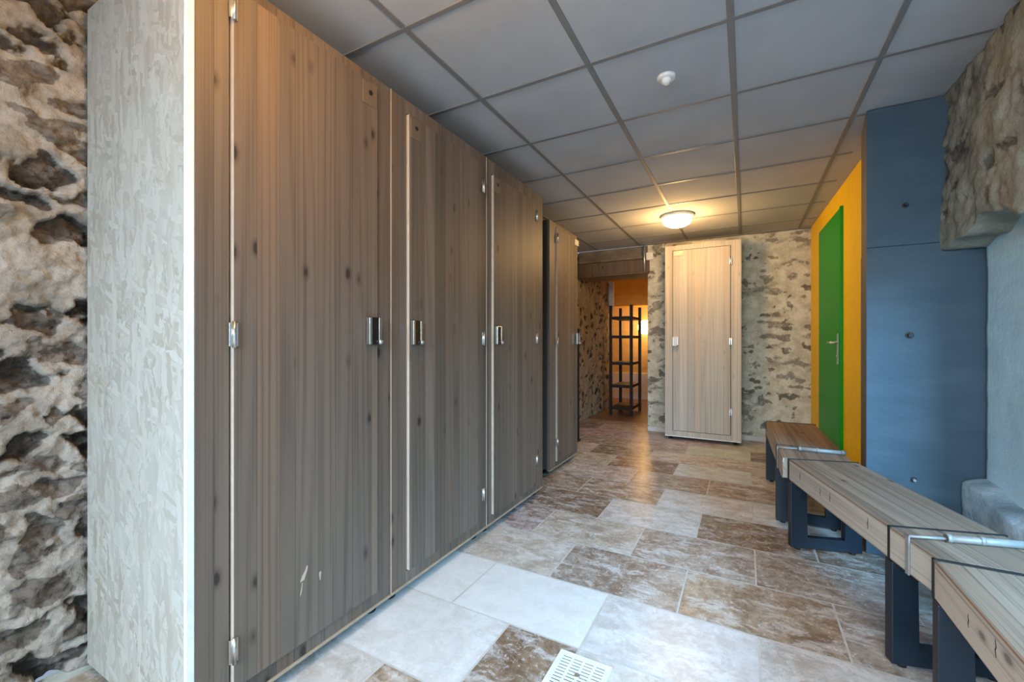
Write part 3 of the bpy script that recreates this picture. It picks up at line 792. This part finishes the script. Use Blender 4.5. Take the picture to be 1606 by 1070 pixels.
# grate built as solid bars between slots
zt, zb = 0.004, 0.0005
box(bm, 0, 0.018, 0, S_, zb, zt); box(bm, S_ - 0.018, S_, 0, S_, zb, zt)
for c in range(3):
    xa = 0.018 + c * (cw + gap) + cw; box(bm, xa, xa + gap, 0.016, S_ - 0.016, zb, zt)
box(bm, 0.018, S_ - 0.018, 0, 0.016, zb, zt); box(bm, 0.018, S_ - 0.018, S_ - 0.016, S_, zb, zt)
for c in range(4):
    xa = 0.018 + c * (cw + gap)
    for r_ in range(11):
        ya = 0.016 + r_ * 0.0140
        box(bm, xa, xa + cw, ya + 0.0066, min(ya + 0.0140, S_ - 0.016), zb, zt - 0.0002)
obj('grate', bm, M['white'], t)
bm = bmesh.new(); box(bm, 0.01, S_ - 0.01, 0.01, S_ - 0.01, 0.0001, 0.0008); obj('slot_shade', bm, M['black'], t, 'flat black sheet painting the shade below the slots')  # thin black sheet on the floor, standing in for shade under the grate
bm = bmesh.new(); cyl(bm, (S_ / 2, S_ / 2, 0.003), (S_ / 2, S_ / 2, 0.0062), 0.009); obj('screw', bm, M['chrome'], t)
# white box and conduit beside the doorway
t = thing('junction_box', 'small white box on the stone wall above the doorway corner', 'box', (-1.025, YB, FZ + 1.05))
bm = bmesh.new(); box(bm, -0.04, 0.04, -0.045, 0.012, -0.045, 0.05, 0.006); obj('housing', bm, M['white'], t)
bm = bmesh.new(); box(bm, -0.032, 0.032, -0.049, -0.045, -0.036, 0.040, 0.003); obj('cover', bm, M['white'], t)
bm = bmesh.new(); cyl(bm, (-1.085, YB - 0.045, FZ + 0.86), (-1.085, YB - 0.045, CEIL - 0.001), 0.012, seg=14)
tag(obj('conduit', bm, M['chrome']), 'thin pale conduit running up beside the doorway lintel', 'pipe')
# wall light beyond
t = thing('wall_light', 'glowing globe light on the ochre wall beyond the doorway', 'lamp', (-1.615, 8.27, FZ + 0.27))
bm = bmesh.new(); cyl(bm, (0, 0.03, 0), (0, -0.05, 0), 0.06); obj('base', bm, M['white'], t)
bm = bmesh.new(); bmesh.ops.create_uvsphere(bm, u_segments=24, v_segments=14, radius=0.135, matrix=Matrix.Translation((0, -0.16, 0)))
for f in bm.faces: f.smooth = True
obj('globe', bm, M['sconce'], t)
# black rack beyond the doorway
t = thing('rack', 'tall black open shelving rack seen through the doorway', 'shelf', (-1.774, 6.37, 0))
wd, dp = 0.306, 0.58
for x in (0, wd):
    for y in (0, dp):
        bm = bmesh.new(); box(bm, x - 0.02, x + 0.02, y - 0.02, y + 0.02, 0, 1.64, 0.002); obj('post', bm, M['rack'], t)
for z in (0.10, 0.43, 0.77, 1.17, 1.455):
    bm = bmesh.new(); box(bm, 0.0, wd, 0.0, dp, z - 0.02, z + 0.02, 0.002); obj('shelf', bm, M['rack'], t)
bm = bmesh.new(); box(bm, -0.04, 0.04, -0.02, 0.02, -0.22, 0.22, 0.004)
o = obj('wall_panel', bm, M['white']); o.location = (-1.935, 6.99, FZ + 0.77); tag(o, 'slim white panel at the end of the brown wall beyond the doorway', 'panel')

# ------------------------------------------------------------------ lights
def area(name, loc, rot, sx, sy, power, col, spread=None):
    l = bpy.data.lights.new(name, 'AREA'); l.shape = 'RECTANGLE'; l.size = sx; l.size_y = sy; l.energy = power; l.color = col
    if spread: l.spread = spread
    o = bpy.data.objects.new(name, l); o.location = loc; o.rotation_euler = rot; COL.objects.link(o); return o
def point(name, loc, power, col, rad=0.1):
    l = bpy.data.lights.new(name, 'POINT'); l.energy = power; l.color = col; l.shadow_soft_size = rad
    o = bpy.data.objects.new(name, l); o.location = loc; COL.objects.link(o); return o
area('daylight', (-0.45, YN - 1.3, 2.5), (R(65), 0, 0), 3.2, 1.9, 760, (0.57, 0.79, 1.0))
_d = Vector((0.7, 2.8, 0.45)) - Vector((2.1, 0.1, 1.9))
area('window_daylight', (2.1, 0.1, 1.9), _d.to_track_quat('-Z', 'Y').to_euler(), 1.3, 1.0, 350, (0.27, 0.63, 1.0))
point('lamp_light', (-0.563, 4.312, CEIL - 0.19), 33, (1.0, 0.57, 0.20), 0.10)
point('wall_globe_light', (-1.60, 7.9, FZ + 0.25), 14, (1.0, 0.55, 0.20), 0.12)
# second, identical lamp over the camera end of the room
t = thing('ceiling_lamp', 'lit round ceiling lamp over the entrance end', 'lamp', (-0.70, 0.46, CEIL - 0.004))
bm = bmesh.new(); lathe(bm, [(0, 0), (0.150, 0), (0.152, -0.010), (0.140, -0.022), (0, -0.022)], seg=40); obj('base', bm, M['white'], t)
bm = bmesh.new(); lathe(bm, [(0.128, -0.0222), (0.132, -0.045), (0.118, -0.075), (0.075, -0.098), (0, -0.106)], seg=40); obj('lamp_shade', bm, M['lamp'], t)
point('entrance_lamp_light', (-0.70, 0.46, CEIL - 0.19), 30, (1.0, 0.49, 0.06), 0.10)

w = bpy.data.worlds.new('World'); sc.world = w; w.use_nodes = True
bg = w.node_tree.nodes['Background']
bg.inputs[0].default_value = (0.62, 0.78, 1.0, 1); bg.inputs[1].default_value = 0.5

# ------------------------------------------------------------------ camera
cam = bpy.data.cameras.new('Camera'); co = bpy.data.objects.new('Camera', cam); COL.objects.link(co)
cam.sensor_width = 36; cam.lens = 670.66 / 1606 * 36; cam.shift_y = 1.4 / 1606; cam.clip_start = 0.02
co.location = (0, 0, FZ); co.rotation_euler = (R(90), 0, 0.498475)
sc.camera = co
sc.view_settings.view_transform = 'Standard'; sc.view_settings.look = 'None'; sc.view_settings.gamma = 1.0
sc.view_settings.use_curve_mapping = False; sc.view_settings.exposure = 0.0
